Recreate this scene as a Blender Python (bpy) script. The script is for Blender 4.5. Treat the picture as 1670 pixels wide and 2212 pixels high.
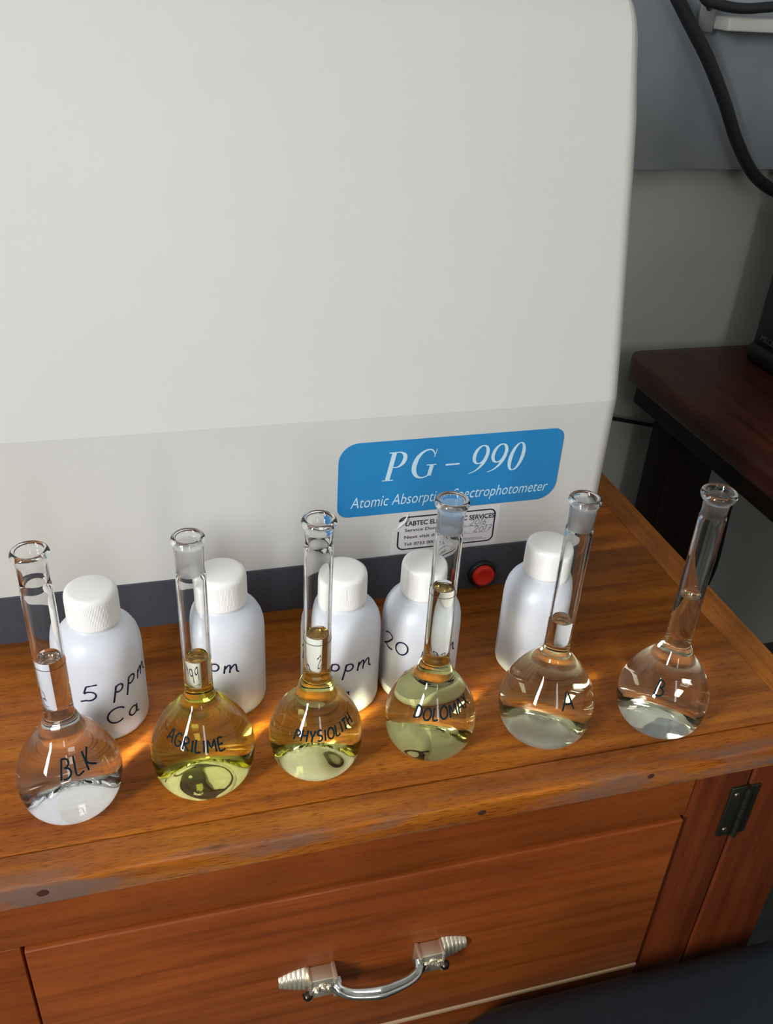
import bpy, bmesh, math, random
from mathutils import Vector, Matrix
random.seed(7)
PI = math.pi
for o in list(bpy.data.objects):
    bpy.data.objects.remove(o)
SC = bpy.context.scene
COL = SC.collection

# ------------------------------------------------------------------ camera
YAW, PITCH, ROLL, FPX = 0.2953, 0.5515, 0.0615, 1957.1
CAM = Vector((-0.0662, -0.4554, 0.4534))
fw = Vector((math.sin(YAW) * math.cos(PITCH), math.cos(YAW) * math.cos(PITCH), -math.sin(PITCH)))
rt = Vector((math.cos(YAW), -math.sin(YAW), 0))
up = rt.cross(fw)
r2 = rt * math.cos(ROLL) + up * math.sin(ROLL)
u2 = -rt * math.sin(ROLL) + up * math.cos(ROLL)
cd = bpy.data.cameras.new('camera')
cam = bpy.data.objects.new('camera', cd)
COL.objects.link(cam)
M = Matrix((r2, u2, -fw)).transposed().to_4x4()
M.translation = CAM
cam.matrix_world = M
cd.sensor_fit = 'HORIZONTAL'
cd.sensor_width = 36.0
cd.lens = 36.0 * FPX / 1670.0
cd.clip_start = 0.01
SC.camera = cam

# ------------------------------------------------------------------ world, light, exposure
SC.view_settings.view_transform = 'Standard'
SC.view_settings.look = 'None'
SC.view_settings.gamma = 1.0
SC.view_settings.exposure = -0.24
SC.view_settings.use_curve_mapping = False
SC.cycles.max_bounces = 24
SC.cycles.transmission_bounces = 20
SC.cycles.glossy_bounces = 8
SC.cycles.diffuse_bounces = 4
SC.cycles.sample_clamp_indirect = 40.0
SC.cycles.blur_glossy = 0.0
SC.cycles.caustics_reflective = False
SC.cycles.use_denoising = True
SC.cycles.adaptive_threshold = 0.03
wd = bpy.data.worlds.new('World')
SC.world = wd
wd.use_nodes = True
wd.node_tree.nodes['Background'].inputs[0].default_value = (0.75, 0.85, 1.0, 1)
wd.node_tree.nodes['Background'].inputs[1].default_value = 1.0


def area(name, loc, target, sx, sy, power, col):
    l = bpy.data.lights.new(name, 'AREA')
    l.shape = 'RECTANGLE'
    l.size, l.size_y = sx, sy
    l.energy = power
    l.color = col
    o = bpy.data.objects.new(name, l)
    COL.objects.link(o)
    o.location = loc
    o.rotation_euler = (Vector(target) - Vector(loc)).to_track_quat('-Z', 'Y').to_euler()
    return o


# daylight through the two windows of the room (openings in wall_left and wall_front)
area('daylight_left_window', (-1.46, -1.12, 0.80), (0, -1.12, 0.80), 0.32, 1.06, 64, (0.95, 0.975, 1.0))
area('daylight_front_window', (0.09, -2.64, 1.03), (0.09, 0, 1.03), 0.24, 1.30, 8, (1.0, 0.985, 0.95))

# ------------------------------------------------------------------ helpers


def mat(name):
    m = bpy.data.materials.new(name)
    m.use_nodes = True
    nt = m.node_tree
    return m, nt, nt.nodes['Principled BSDF']


def simple(name, col, rough=0.5, metal=0.0, coat=0.0, spec=0.5):
    m, nt, b = mat(name)
    b.inputs['Base Color'].default_value = (*col, 1)
    b.inputs['Roughness'].default_value = rough
    b.inputs['Metallic'].default_value = metal
    b.inputs['Coat Weight'].default_value = coat
    b.inputs['Specular IOR Level'].default_value = spec
    return m


def N(nt, t, **kw):
    n = nt.nodes.new(t)
    for k, v in kw.items():
        setattr(n, k, v)
    return n


def ramp(nt, fac, stops):
    r = N(nt, 'ShaderNodeValToRGB')
    e = r.color_ramp.elements
    e[0].position, e[0].color = stops[0][0], (*stops[0][1], 1)
    e[1].position, e[1].color = stops[-1][0], (*stops[-1][1], 1)
    for p, c in stops[1:-1]:
        x = e.new(p)
        x.color = (*c, 1)
    nt.links.new(fac, r.inputs[0])
    return r.outputs[0]


def mixc(nt, fac, a, b, mode='MIX'):
    m = N(nt, 'ShaderNodeMix', data_type='RGBA', blend_type=mode)
    for k, v in (('Factor', fac), ('A', a), ('B', b)):
        s = [i for i in m.inputs if i.name == k and (i.type == 'RGBA' or k == 'Factor')][0]
        if hasattr(v, 'is_linked') or isinstance(v, bpy.types.NodeSocket):
            nt.links.new(v, s)
        elif k == 'Factor':
            s.default_value = v
        else:
            s.default_value = (*v, 1)
    return [o for o in m.outputs if o.type == 'RGBA'][0]


def coords(nt, scale=(1, 1, 1), kind='Position', rot=(0, 0, 0)):
    if kind == 'Position':
        g = N(nt, 'ShaderNodeNewGeometry').outputs['Position']
    else:
        g = N(nt, 'ShaderNodeTexCoord').outputs[kind]
    mp = N(nt, 'ShaderNodeMapping')
    mp.inputs['Scale'].default_value = scale
    mp.inputs['Rotation'].default_value = rot
    nt.links.new(g, mp.inputs[0])
    return mp.outputs[0]


def noise(nt, vec, scale, detail=4, rough=0.6, dist=0.0):
    n = N(nt, 'ShaderNodeTexNoise')
    n.inputs['Scale'].default_value = scale
    n.inputs['Detail'].default_value = detail
    n.inputs['Roughness'].default_value = rough
    n.inputs['Distortion'].default_value = dist
    nt.links.new(vec, n.inputs['Vector'])
    return n.outputs[0]


def bump(nt, b, h, strength, dist=0.001):
    n = N(nt, 'ShaderNodeBump')
    n.inputs['Strength'].default_value = strength
    n.inputs['Distance'].default_value = dist
    nt.links.new(h, n.inputs['Height'])
    nt.links.new(n.outputs[0], b.inputs['Normal'])


def wood(name, dark, mid, light, axis='X', rough=0.46, coat=0.22, fleck=0.7, wear=False):
    """varnished timber, grain along one axis"""
    m, nt, b = mat(name)

    def st(a, c):
        return {'X': (a, c, c), 'Y': (c, a, c), 'Z': (c, c, a)}[axis]
    n1 = noise(nt, coords(nt, st(2.2, 24)), 1.6, 6, 0.66, 0.25)
    c = ramp(nt, n1, [(0.28, dark), (0.5, mid), (0.74, light)])
    n2 = noise(nt, coords(nt, st(120, 1400)), 1.0, 2, 0.5)
    fl = ramp(nt, n2, [(0.33, (0.30, 0.22, 0.18)), (0.46, (1, 1, 1))])
    c = mixc(nt, fleck, c, fl, 'MULTIPLY')
    n4 = noise(nt, coords(nt, st(5, 110)), 1.0, 3, 0.6, 0.2)
    c = mixc(nt, 0.8, c, ramp(nt, n4, [(0.32, (0.62, 0.56, 0.5)), (0.55, (1.06, 1.03, 1.0))]), 'MULTIPLY')
    n3 = noise(nt, coords(nt, (1, 1, 1)), 9, 3, 0.5)
    bl = ramp(nt, n3, [(0.35, (0.80, 0.74, 0.70)), (0.62, (1.08, 1.05, 1.0))])
    c = mixc(nt, 0.8, c, bl, 'MULTIPLY')
    if wear:      # finish rubbed off in patches along the front edge
        sp = N(nt, 'ShaderNodeSeparateXYZ')
        nt.links.new(N(nt, 'ShaderNodeNewGeometry').outputs['Position'], sp.inputs[0])
        ed = N(nt, 'ShaderNodeMapRange')
        for k_, v_ in (('From Min', -0.086), ('From Max', -0.0985), ('To Min', 0.0), ('To Max', 1.0)):
            ed.inputs[k_].default_value = v_
        nt.links.new(sp.outputs['Y'], ed.inputs[0])
        pn = ramp(nt, noise(nt, coords(nt, (7, 30, 30)), 1.0, 4, 0.65, 0.4), [(0.44, (0, 0, 0)), (0.62, (1, 1, 1))])
        mu = N(nt, 'ShaderNodeMath', operation='MULTIPLY')
        nt.links.new(ed.outputs[0], mu.inputs[0])
        nt.links.new(pn, mu.inputs[1])
        c = mixc(nt, mu.outputs[0], c, (0.20, 0.115, 0.085))
        dn = ramp(nt, noise(nt, coords(nt, (9, 60, 60)), 1.0, 4, 0.6, 0.3), [(0.66, (1, 1, 1)), (0.74, (0.35, 0.28, 0.25))])
        c = mixc(nt, 0.8, c, dn, 'MULTIPLY')
    nt.links.new(c, b.inputs['Base Color'])
    rr = N(nt, 'ShaderNodeMapRange')
    rr.inputs['To Min'].default_value = rough - 0.06
    rr.inputs['To Max'].default_value = rough + 0.12
    nt.links.new(n2, rr.inputs[0])
    nt.links.new(rr.outputs[0], b.inputs['Roughness'])
    b.inputs['Specular IOR Level'].default_value = 0.25
    b.inputs['Coat Weight'].default_value = coat
    b.inputs['Coat Roughness'].default_value = 0.14
    bump(nt, b, n2, 0.12, 0.0004)
    return m


def wpos(o):
    p = Vector((0, 0, 0))
    while o is not None:
        p += o.location
        o = o.parent
    return p


def mesh(name, verts, faces, mt, parent=None, smooth=False, sharp=35, fmat=None, flip=True):
    off = wpos(parent) if parent else Vector((0, 0, 0))
    me = bpy.data.meshes.new(name)
    if not flip:                     # turned profiles listed from the axis up the outside: wind faces outwards
        faces = [f[::-1] for f in faces]
    me.from_pydata([tuple(Vector(v) - off) for v in verts], [], faces)
    for x in (mt if isinstance(mt, (list, tuple)) else [mt]):
        me.materials.append(x)
    if fmat:
        me.polygons.foreach_set('material_index', fmat)
    if flip:
        bm = bmesh.new()
        bm.from_mesh(me)
        bmesh.ops.recalc_face_normals(bm, faces=bm.faces)
        bm.to_mesh(me)
        bm.free()
    if smooth:
        me.polygons.foreach_set('use_smooth', [True] * len(me.polygons))
        if sharp:
            me.set_sharp_from_angle(angle=math.radians(sharp))
    me.update()
    o = bpy.data.objects.new(name, me)
    COL.objects.link(o)
    if parent:
        o.parent = parent
    return o


def tag(o, label, cat, group=None, kind=None):
    o['label'] = label
    o['category'] = cat
    if group:
        o['group'] = group
    if kind:
        o['kind'] = kind
    return o


def thing(name, loc, label, cat, group=None):
    o = bpy.data.objects.new(name, None)
    o.empty_display_size = 0.02
    COL.objects.link(o)
    o.location = loc
    return tag(o, label, cat, group)


def boxdata(lo, hi, bev=0.0, seg=2):
    bm = bmesh.new()
    bmesh.ops.create_cube(bm, size=1)
    for v in bm.verts:
        v.co = Vector(((lo[i] + hi[i]) / 2 + v.co[i] * (hi[i] - lo[i])) for i in range(3))
    if bev > 0:
        bmesh.ops.bevel(bm, geom=bm.edges[:], offset=bev, segments=seg, profile=0.5, affect='EDGES')
    bm.verts.index_update()
    vs = [v.co.copy() for v in bm.verts]
    fs = [[v.index for v in f.verts] for f in bm.faces]
    bm.free()
    return vs, fs


def box(name, lo, hi, mt, parent=None, bev=0.0, seg=2):
    vs, fs = boxdata(lo, hi, bev, seg)
    return mesh(name, vs, fs, mt, parent, smooth=bev > 0, sharp=50)


def struct(o):
    o['kind'] = 'structure'
    return o


def join(*parts):
    V, F = [], []
    for vs, fs in parts:
        k = len(V)
        V += list(vs)
        F += [[i + k for i in f] for f in fs]
    return V, F


def lathe(prof, seg, loc=(0, 0, 0), rmod=None):
    """prof: (r, z) list; points with r==0 become poles. closed if first==last not needed"""
    V, F, rings = [], [], []
    for k, (r, z) in enumerate(prof):
        if r <= 1e-7:
            V.append(Vector((loc[0], loc[1], loc[2] + z)))
            rings.append([len(V) - 1])
        else:
            ring = []
            for i in range(seg):
                a = 2 * PI * i / seg
                rr = r * (rmod(a, k) if rmod else 1.0)
                V.append(Vector((loc[0] + rr * math.cos(a), loc[1] + rr * math.sin(a), loc[2] + z)))
                ring.append(len(V) - 1)
            rings.append(ring)
    seq = []
    for k in range(len(rings) - 1):
        A, B = rings[k], rings[k + 1]
        for i in range(seg):
            j = (i + 1) % seg
            if len(A) == 1 and len(B) == 1:
                continue
            if len(A) == 1:
                F.append([A[0], B[i], B[j]])
            elif len(B) == 1:
                F.append([A[i], B[0], A[j]])
            else:
                F.append([A[i], B[i], B[j], A[j]])
            seq.append(k)
    return V, F, seq


def cr(pts, n=8):
    """Catmull-Rom through points"""
    P = [Vector(p) for p in pts]
    if len(P) < 3:
        return P
    P = [P[0] * 2 - P[1]] + P + [P[-1] * 2 - P[-2]]
    out = []
    for i in range(1, len(P) - 2):
        a, b, c, d = P[i - 1], P[i], P[i + 1], P[i + 2]
        for k in range(n):
            t = k / n
            out.append(0.5 * ((2 * b) + (c - a) * t + (2 * a - 5 * b + 4 * c - d) * t * t + (3 * b - a - 3 * c + d) * t ** 3))
    out.append(P[-2])
    return out


def tube(pts, rad, seg=8, flat=None, nrm=None):
    """tube along points; rad a number or list; flat scales the second axis"""
    n = len(pts)
    rads = rad if isinstance(rad, (list, tuple)) else [rad] * n
    V, F = [], []
    prev = None
    for i, p in enumerate(pts):
        t = (pts[min(i + 1, n - 1)] - pts[max(i - 1, 0)])
        if t.length < 1e-9:
            t = Vector((0, 0, 1))
        t.normalize()
        if nrm is not None:
            w = nrm[i] if isinstance(nrm, list) else nrm
            a = t.cross(w)
            if a.length < 1e-6:
                a = prev
            a.normalize()
        elif prev is None:
            h = Vector((0, 0, 1)) if abs(t.z) < 0.9 else Vector((1, 0, 0))
            a = t.cross(h).normalized()
        else:
            a = (prev - t * prev.dot(t)).normalized()
        prev = a
        b = a.cross(t).normalized()
        for k in range(seg):
            g = 2 * PI * k / seg
            V.append(p + a * (math.cos(g) * rads[i]) + b * (math.sin(g) * rads[i] * (flat or 1.0)))
    for i in range(n - 1):
        for k in range(seg):
            j = (k + 1) % seg
            F.append([i * seg + k, i * seg + j, (i + 1) * seg + j, (i + 1) * seg + k])
    F.append(list(range(seg))[::-1])
    F.append([(n - 1) * seg + k for k in range(seg)])
    return V, F


def plate(poly, org, ex, ey, t):
    """flat outline with thickness t on the plane org + x*ex + y*ey"""
    ex, ey, org = Vector(ex), Vector(ey), Vector(org)
    n = ex.cross(ey).normalized()
    k = len(poly)
    V = [org + ex * x + ey * y for x, y in poly] + [org + ex * x + ey * y + n * t for x, y in poly]
    F = [list(range(k))[::-1], list(range(k, 2 * k))] + [[i, (i + 1) % k, k + (i + 1) % k, k + i] for i in range(k)]
    return V, F


def rrect(x0, y0, x1, y1, rs, n=8):
    """rounded rectangle; rs = radii bl, br, tr, tl"""
    if not isinstance(rs, (list, tuple)):
        rs = [rs] * 4
    out = []
    for (cx, cy, a0), r in zip(((x0, y0, PI), (x1, y0, 1.5 * PI), (x1, y1, 0), (x0, y1, 0.5 * PI)), rs):
        sx = 1 if cx == x0 else -1
        sy = 1 if cy == y0 else -1
        for i in range(n + 1):
            a = a0 + 0.5 * PI * i / n
            out.append((cx + sx * r + r * math.cos(a), cy + sy * r + r * math.sin(a)))
    return out


def textmesh(body, width, height, shear=0.0, fat=0.0):
    """print lettering as 2D triangles fitted to width x height; returns verts2d, faces"""
    cu = bpy.data.curves.new('t', 'FONT')
    cu.body = body
    cu.size = 1.0
    cu.shear = shear
    cu.offset = fat
    cu.resolution_u = 3
    ob = bpy.data.objects.new('t', cu)
    COL.objects.link(ob)
    dg = bpy.context.evaluated_depsgraph_get()
    dg.update()
    me = bpy.data.meshes.new_from_object(ob.evaluated_get(dg))
    vs = [(v.co.x, v.co.y) for v in me.vertices]
    fs = [list(p.vertices) for p in me.polygons]
    bpy.data.objects.remove(ob)
    bpy.data.curves.remove(cu)
    bpy.data.meshes.remove(me)
    x0 = min(v[0] for v in vs)
    x1 = max(v[0] for v in vs)
    sy = height / 0.72
    return [((v[0] - x0) / (x1 - x0) * width, v[1] * sy) for v in vs], fs


def onplane(vs, fs, org, ex, ey, lift):
    ex, ey, org = Vector(ex), Vector(ey), Vector(org)
    n = ex.cross(ey).normalized()
    return [org + ex * x + ey * y + n * lift for x, y in vs], fs


# handwriting: strokes in a unit box per letter (x 0..w, y 0..1)
def arc(cx, cy, rx, ry, a0, a1, n=10):
    return [(cx + rx * math.cos(math.radians(a0 + (a1 - a0) * i / n)), cy + ry * math.sin(math.radians(a0 + (a1 - a0) * i / n))) for i in range(n + 1)]


HW = {
    '5': (0.75, [[(0.66, 0.98), (0.22, 0.92)], [(0.22, 0.92), (0.14, 0.52)] + arc(0.34, 0.34, 0.30, 0.26, 110, -110, 9) + [(0.0, 0.02)]]),
    'p': (0.52, [[(0.12, 0.62), (0.06, -0.38)], [(0.10, 0.40)] + arc(0.26, 0.40, 0.18, 0.22, 150, -150, 10)]),
    'm': (0.78, [[(0.06, 0.56), (0.06, 0.04)], [(0.06, 0.30), (0.20, 0.56), (0.30, 0.50), (0.32, 0.06)], [(0.32, 0.30), (0.48, 0.56), (0.58, 0.48), (0.64, 0.14), (0.76, 0.02)]]),
    'C': (0.85, [arc(0.44, 0.48, 0.40, 0.46, 40, 315, 14)]),
    'a': (0.62, [arc(0.28, 0.28, 0.22, 0.26, 50, 400, 12), [(0.48, 0.56), (0.46, 0.14), (0.64, 0.04)]]),
    '1': (0.30, [[(0.02, 0.80), (0.16, 1.0), (0.14, 0.0)]]),
    '0': (0.72, [arc(0.34, 0.46, 0.32, 0.42, 100, 470, 16)]),
    '2': (0.70, [arc(0.28, 0.76, 0.26, 0.22, 170, -30, 8) + [(0.28, 0.30), (0.02, 0.04), (0.16, 0.14), (0.34, 0.0), (0.66, 0.02)]]),
    '6': (0.60, [[(0.46, 1.0), (0.16, 0.62), (0.05, 0.28)] + arc(0.26, 0.24, 0.21, 0.23, 190, 500, 12)]),
    '7': (0.62, [[(0.04, 0.94), (0.56, 0.96), (0.20, 0.0)], [(0.20, 0.50), (0.52, 0.52)]]),
    'A': (0.72, [[(0.02, 0.0), (0.30, 1.0), (0.66, 0.02)], [(0.12, 0.34), (0.56, 0.34)]]),
    'B': (0.66, [[(0.10, 1.0), (0.08, 0.0)], [(0.08, 0.98)] + arc(0.26, 0.76, 0.24, 0.21, 90, -90, 8) + arc(0.28, 0.28, 0.30, 0.27, 90, -110, 8)]),
    'L': (0.52, [[(0.08, 1.0), (0.06, 0.04), (0.48, 0.06)]]),
    'K': (0.66, [[(0.10, 1.0), (0.08, 0.0)], [(0.56, 1.0), (0.12, 0.46), (0.62, 0.0)]]),
    'G': (0.72, [arc(0.36, 0.5, 0.33, 0.48, 50, 330, 12) + [(0.66, 0.44), (0.40, 0.44)]]),
    'R': (0.64, [[(0.10, 1.0), (0.08, 0.0)], [(0.08, 0.98)] + arc(0.26, 0.74, 0.26, 0.23, 90, -90, 8) + [(0.14, 0.50), (0.60, 0.0)]]),
    'I': (0.24, [[(0.12, 0.98), (0.12, 0.02)]]),
    'M': (0.80, [[(0.06, 0.0), (0.10, 0.98), (0.38, 0.36), (0.68, 0.98), (0.74, 0.0)]]),
    'E': (0.54, [[(0.50, 0.96), (0.10, 0.96), (0.08, 0.02), (0.52, 0.04)], [(0.10, 0.50), (0.42, 0.52)]]),
    'P': (0.58, [[(0.10, 1.0), (0.08, 0.0)], [(0.08, 0.98)] + arc(0.26, 0.72, 0.28, 0.25, 90, -95, 8)]),
    'H': (0.64, [[(0.08, 1.0), (0.06, 0.0)], [(0.56, 1.0), (0.56, 0.0)], [(0.08, 0.50), (0.56, 0.52)]]),
    'Y': (0.60, [[(0.04, 1.0), (0.30, 0.50), (0.56, 1.0)], [(0.30, 0.50), (0.26, 0.0)]]),
    'S': (0.56, [arc(0.28, 0.74, 0.23, 0.24, 40, 250, 8) + arc(0.28, 0.25, 0.24, 0.25, 80, -140, 8)]),
    'O': (0.70, [arc(0.34, 0.5, 0.32, 0.48, 100, 460, 14)]),
    'T': (0.60, [[(0.02, 0.96), (0.58, 0.98)], [(0.30, 0.96), (0.28, 0.0)]]),
    'D': (0.66, [[(0.10, 1.0), (0.08, 0.0)] + arc(0.10, 0.5, 0.52, 0.49, -90, 90, 12)]),
    'X': (0.62, [[(0.04, 1.0), (0.58, 0.0)], [(0.58, 1.0), (0.04, 0.0)]]),
    ' ': (0.35, []),
}


def handstrokes(text, h, jitter=0.05, slant=0.08):
    """polylines in metres, baseline at 0, starting at x 0"""
    rnd = random.Random(text)
    x = 0.0
    out = []
    for ch in text:
        w, strokes = HW[ch]
        dy = rnd.uniform(-jitter, jitter)
        k = rnd.uniform(0.94, 1.06)
        for s in strokes:
            out.append([(h * (x + px * k + slant * py), h * (py * k + dy)) for px, py in s])
        x += w * k + 0.12
    return out, x * h


def write_round(name, text, h, axis, rz, az, z0, mt, parent, pen=0.00045, tilt=0.0, slant=0.08, lift=0.00015):
    """pen writing wrapped on a turned surface; rz(z) gives radius"""
    strokes, w = handstrokes(text, h, slant=slant)
    parts = []
    for s in strokes:
        p2 = [(a.x, a.y) for a in cr([Vector((x, y, 0)) for x, y in s], 3)]
        P, Nn = [], []
        for x, y in p2:
            x -= w / 2
            zz = y + x * tilt
            # walk up the surface
            z = z0 + zz * 0.9
            r = rz(z)
            a = math.radians(az) + x / max(rz(z0), 1e-4)
            dr = (rz(z + 0.0005) - rz(z - 0.0005)) / 0.001
            nn = Vector((math.cos(a), math.sin(a), -dr)).normalized()
            P.append(Vector((axis[0] + r * math.cos(a), axis[1] + r * math.sin(a), z)) + nn * lift)
            Nn.append(nn)
        parts.append(tube(P, pen, 6, flat=0.2, nrm=Nn))
    V, F = join(*parts)
    return mesh(name, V, F, mt, parent, smooth=True, sharp=None)


# ------------------------------------------------------------------ materials
WOODTOP = wood('worktop timber', (0.215, 0.050, 0.0055), (0.430, 0.130, 0.0110), (0.580, 0.215, 0.0205), 'X', wear=True)
WOODEND = wood('worktop end timber', (0.230, 0.068, 0.0070), (0.340, 0.110, 0.0110), (0.420, 0.155, 0.0170), 'Y', fleck=0.45)
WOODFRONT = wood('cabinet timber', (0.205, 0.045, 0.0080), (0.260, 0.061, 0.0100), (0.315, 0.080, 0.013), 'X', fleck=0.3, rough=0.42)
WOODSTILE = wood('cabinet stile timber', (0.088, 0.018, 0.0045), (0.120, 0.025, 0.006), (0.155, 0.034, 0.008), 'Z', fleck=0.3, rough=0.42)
WOODDARK = wood('dark desk timber', (0.046, 0.013, 0.008), (0.080, 0.023, 0.013), (0.120, 0.036, 0.021), 'Y', fleck=0.4, rough=0.38)
WOODLEG_SHADED = wood('shade darkened leg timber', (0.010, 0.004, 0.003), (0.018, 0.006, 0.0045), (0.028, 0.009, 0.006), 'Z', fleck=0.3, rough=0.5, coat=0.0)  # darker copy of the desk timber, shade under the top put into its colour
BEAD = simple('pale worn beading', (0.46, 0.30, 0.17), 0.5)


def m_machine():
    m, nt, b = mat('off white enamel')
    n = noise(nt, coords(nt), 700, 2, 0.5)
    c = ramp(nt, noise(nt, coords(nt), 3.0, 3, 0.5), [(0.3, (0.675, 0.67, 0.630)), (0.7, (0.705, 0.70, 0.660))])
    nt.links.new(c, b.inputs['Base Color'])
    b.inputs['Roughness'].default_value = 0.42
    bump(nt, b, n, 0.06, 0.0003)
    return m


ENAMEL = m_machine()


def m_speck(name, c0, c1, scale, rough, bstr=0.1):
    m, nt, b = mat(name)
    n = noise(nt, coords(nt), scale, 4, 0.6)
    nt.links.new(ramp(nt, n, [(0.35, c0), (0.65, c1)]), b.inputs['Base Color'])
    b.inputs['Roughness'].default_value = rough
    bump(nt, b, n, bstr, 0.001)
    return m


PLINTH = m_speck('dark grey plinth paint', (0.055, 0.060, 0.078), (0.068, 0.073, 0.092), 400, 0.45)
WALLM = m_speck('grey wall plaster', (0.600, 0.620, 0.590), (0.680, 0.690, 0.655), 3.2, 0.8, 0.25)
SHEETM = m_speck('grey board paint', (0.250, 0.275, 0.305), (0.310, 0.335, 0.365), 4.0, 0.6, 0.1)
CEILM = simple('ceiling paint', (0.74, 0.73, 0.70), 0.9)
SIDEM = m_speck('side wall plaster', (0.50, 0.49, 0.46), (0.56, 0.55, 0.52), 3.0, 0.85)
FLOORM = m_speck('grey green floor', (0.070, 0.082, 0.074), (0.110, 0.122, 0.110), 30, 0.55)
BLUE = simple('blue plate print', (0.020, 0.245, 0.560), 0.4)
PALEBLUE = simple('pale lettering print', (0.60, 0.80, 0.90), 0.45)
PAPER = simple('white sticker paper', (0.76, 0.74, 0.74), 0.6)
INK = simple('black print ink', (0.018, 0.016, 0.035), 0.6)
BALLPEN = simple('grey ballpoint ink', (0.16, 0.16, 0.25), 0.6)
MARKER = simple('black violet marker ink', (0.030, 0.022, 0.060), 0.8, spec=0.1)
TEALINK = simple('teal black marker ink', (0.004, 0.020, 0.030), 0.8, spec=0.1)
BROWNINK = simple('brown fired print', (0.10, 0.030, 0.012), 0.45)
RED = simple('red button plastic', (0.75, 0.028, 0.016), 0.35)
BLACKP = simple('black plastic', (0.012, 0.013, 0.016), 0.4)
RUBBER = simple('black cable rubber', (0.014, 0.015, 0.020), 0.55)
WHITEP = simple('white trunking plastic', (0.62, 0.60, 0.55), 0.5)
GALV = simple('dull bracket metal', (0.26, 0.28, 0.28), 0.55, 0.3)
CHROME = simple('worn chrome', (0.86, 0.76, 0.58), 0.30, 0.85)
BRASSDK = simple('tarnished hinge metal', (0.060, 0.062, 0.040), 0.38, 0.85)
SCREWM = simple('screw metal', (0.16, 0.12, 0.08), 0.35, 0.9)
NAVY = m_speck('dark navy upholstery', (0.009, 0.015, 0.021), (0.014, 0.022, 0.030), 500, 0.5, 0.2)
GREYTXT = simple('grey logo print', (0.20, 0.21, 0.20), 0.5)
FRAMEM = simple('window frame paint', (0.55, 0.55, 0.52), 0.6)
CAPM = simple('white ribbed cap plastic', (0.94, 0.92, 0.885), 0.42)


def m_hdpe():
    m, nt, b = mat('translucent white bottle plastic')
    b.inputs['Base Color'].default_value = (0.70, 0.72, 0.775, 1)
    b.inputs['Roughness'].default_value = 0.38
    b.inputs['Subsurface Weight'].default_value = 0.35
    b.inputs['Subsurface Radius'].default_value = (1.0, 1.0, 1.05)
    b.inputs['Subsurface Scale'].default_value = 0.006
    n = noise(nt, coords(nt, (1, 1, 0.5)), 60, 3, 0.5)
    bump(nt, b, n, 0.08, 0.001)
    return m


HDPE = m_hdpe()


def m_glass(name, rough, tint=(1, 1, 1)):
    m = bpy.data.materials.new(name)
    m.use_nodes = True
    nt = m.node_tree
    nt.nodes.remove(nt.nodes['Principled BSDF'])
    g = N(nt, 'ShaderNodeBsdfGlass')
    g.inputs['Color'].default_value = (*tint, 1)
    g.inputs['Roughness'].default_value = rough
    g.inputs['IOR'].default_value = 1.47
    nt.links.new(g.outputs[0], nt.nodes['Material Output'].inputs[0])
    return m


GLASS = m_glass('clear borosilicate glass', 0.0, (0.996, 1.0, 0.996))
FROST = m_glass('ground glass joint', 0.45, (0.97, 0.97, 0.98))


def m_liquid(name, col, dens):
    """one skin: against glass (ior 1.333/1.47) on the wet wall, against air (1.333) on the open surface"""
    m = bpy.data.materials.new(name)
    m.use_nodes = True
    nt = m.node_tree
    nt.nodes.remove(nt.nodes['Principled BSDF'])
    g = N(nt, 'ShaderNodeBsdfGlass')
    g.inputs['Roughness'].default_value = 0.0
    at = N(nt, 'ShaderNodeAttribute', attribute_name='open_surface')
    mr = N(nt, 'ShaderNodeMapRange')
    mr.inputs['To Min'].default_value = 1.333 / 1.47
    mr.inputs['To Max'].default_value = 1.333
    nt.links.new(at.outputs['Fac'], mr.inputs[0])
    nt.links.new(mr.outputs[0], g.inputs['IOR'])
    nt.links.new(g.outputs[0], nt.nodes['Material Output'].inputs[0])
    if dens > 0:
        v = N(nt, 'ShaderNodeVolumeAbsorption')
        v.inputs['Color'].default_value = (*col, 1)
        v.inputs['Density'].default_value = dens
        nt.links.new(v.outputs[0], nt.nodes['Material Output'].inputs['Volume'])
    return m


# ------------------------------------------------------------------ the room
WY = 0.76
FZ = -0.75
CZ = 1.95
struct(box('floor', (-1.52, -2.7, FZ - 0.05), (2.1, WY, FZ), FLOORM))
struct(box('ceiling', (-1.52, -2.7, CZ), (2.1, WY, CZ + 0.05), CEILM))
struct(box('wall_back', (-1.52, WY, FZ), (2.1, WY + 0.1, CZ), WALLM))
struct(box('wall_right', (2.1, -2.7, FZ), (2.2, WY + 0.1, CZ), SIDEM))


def wall_open(name, axis, pos0, pos1, a0, a1, o0, o1, z0, z1):
    """wall with one window opening: four slabs around it"""
    pcs = []
    for (u0, u1, w0, w1) in ((a0, a1, FZ, z0), (a0, a1, z1, CZ), (a0, o0, z0, z1), (o1, a1, z0, z1)):
        if axis == 'x':
            pcs.append(boxdata((pos0, u0, w0), (pos1, u1, w1)))
        else:
            pcs.append(boxdata((u0, pos0, w0), (u1, pos1, w1)))
    return struct(mesh(name, *join(*pcs), SIDEM))


wall_open('wall_left', 'x', -1.52, -1.42, -2.7, WY, -1.30, -0.94, 0.25, 1.35)
wall_open('wall_front', 'y', -2.7, -2.6, -1.42, 2.1, -0.05, 0.23, 0.36, 1.70)


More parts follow.
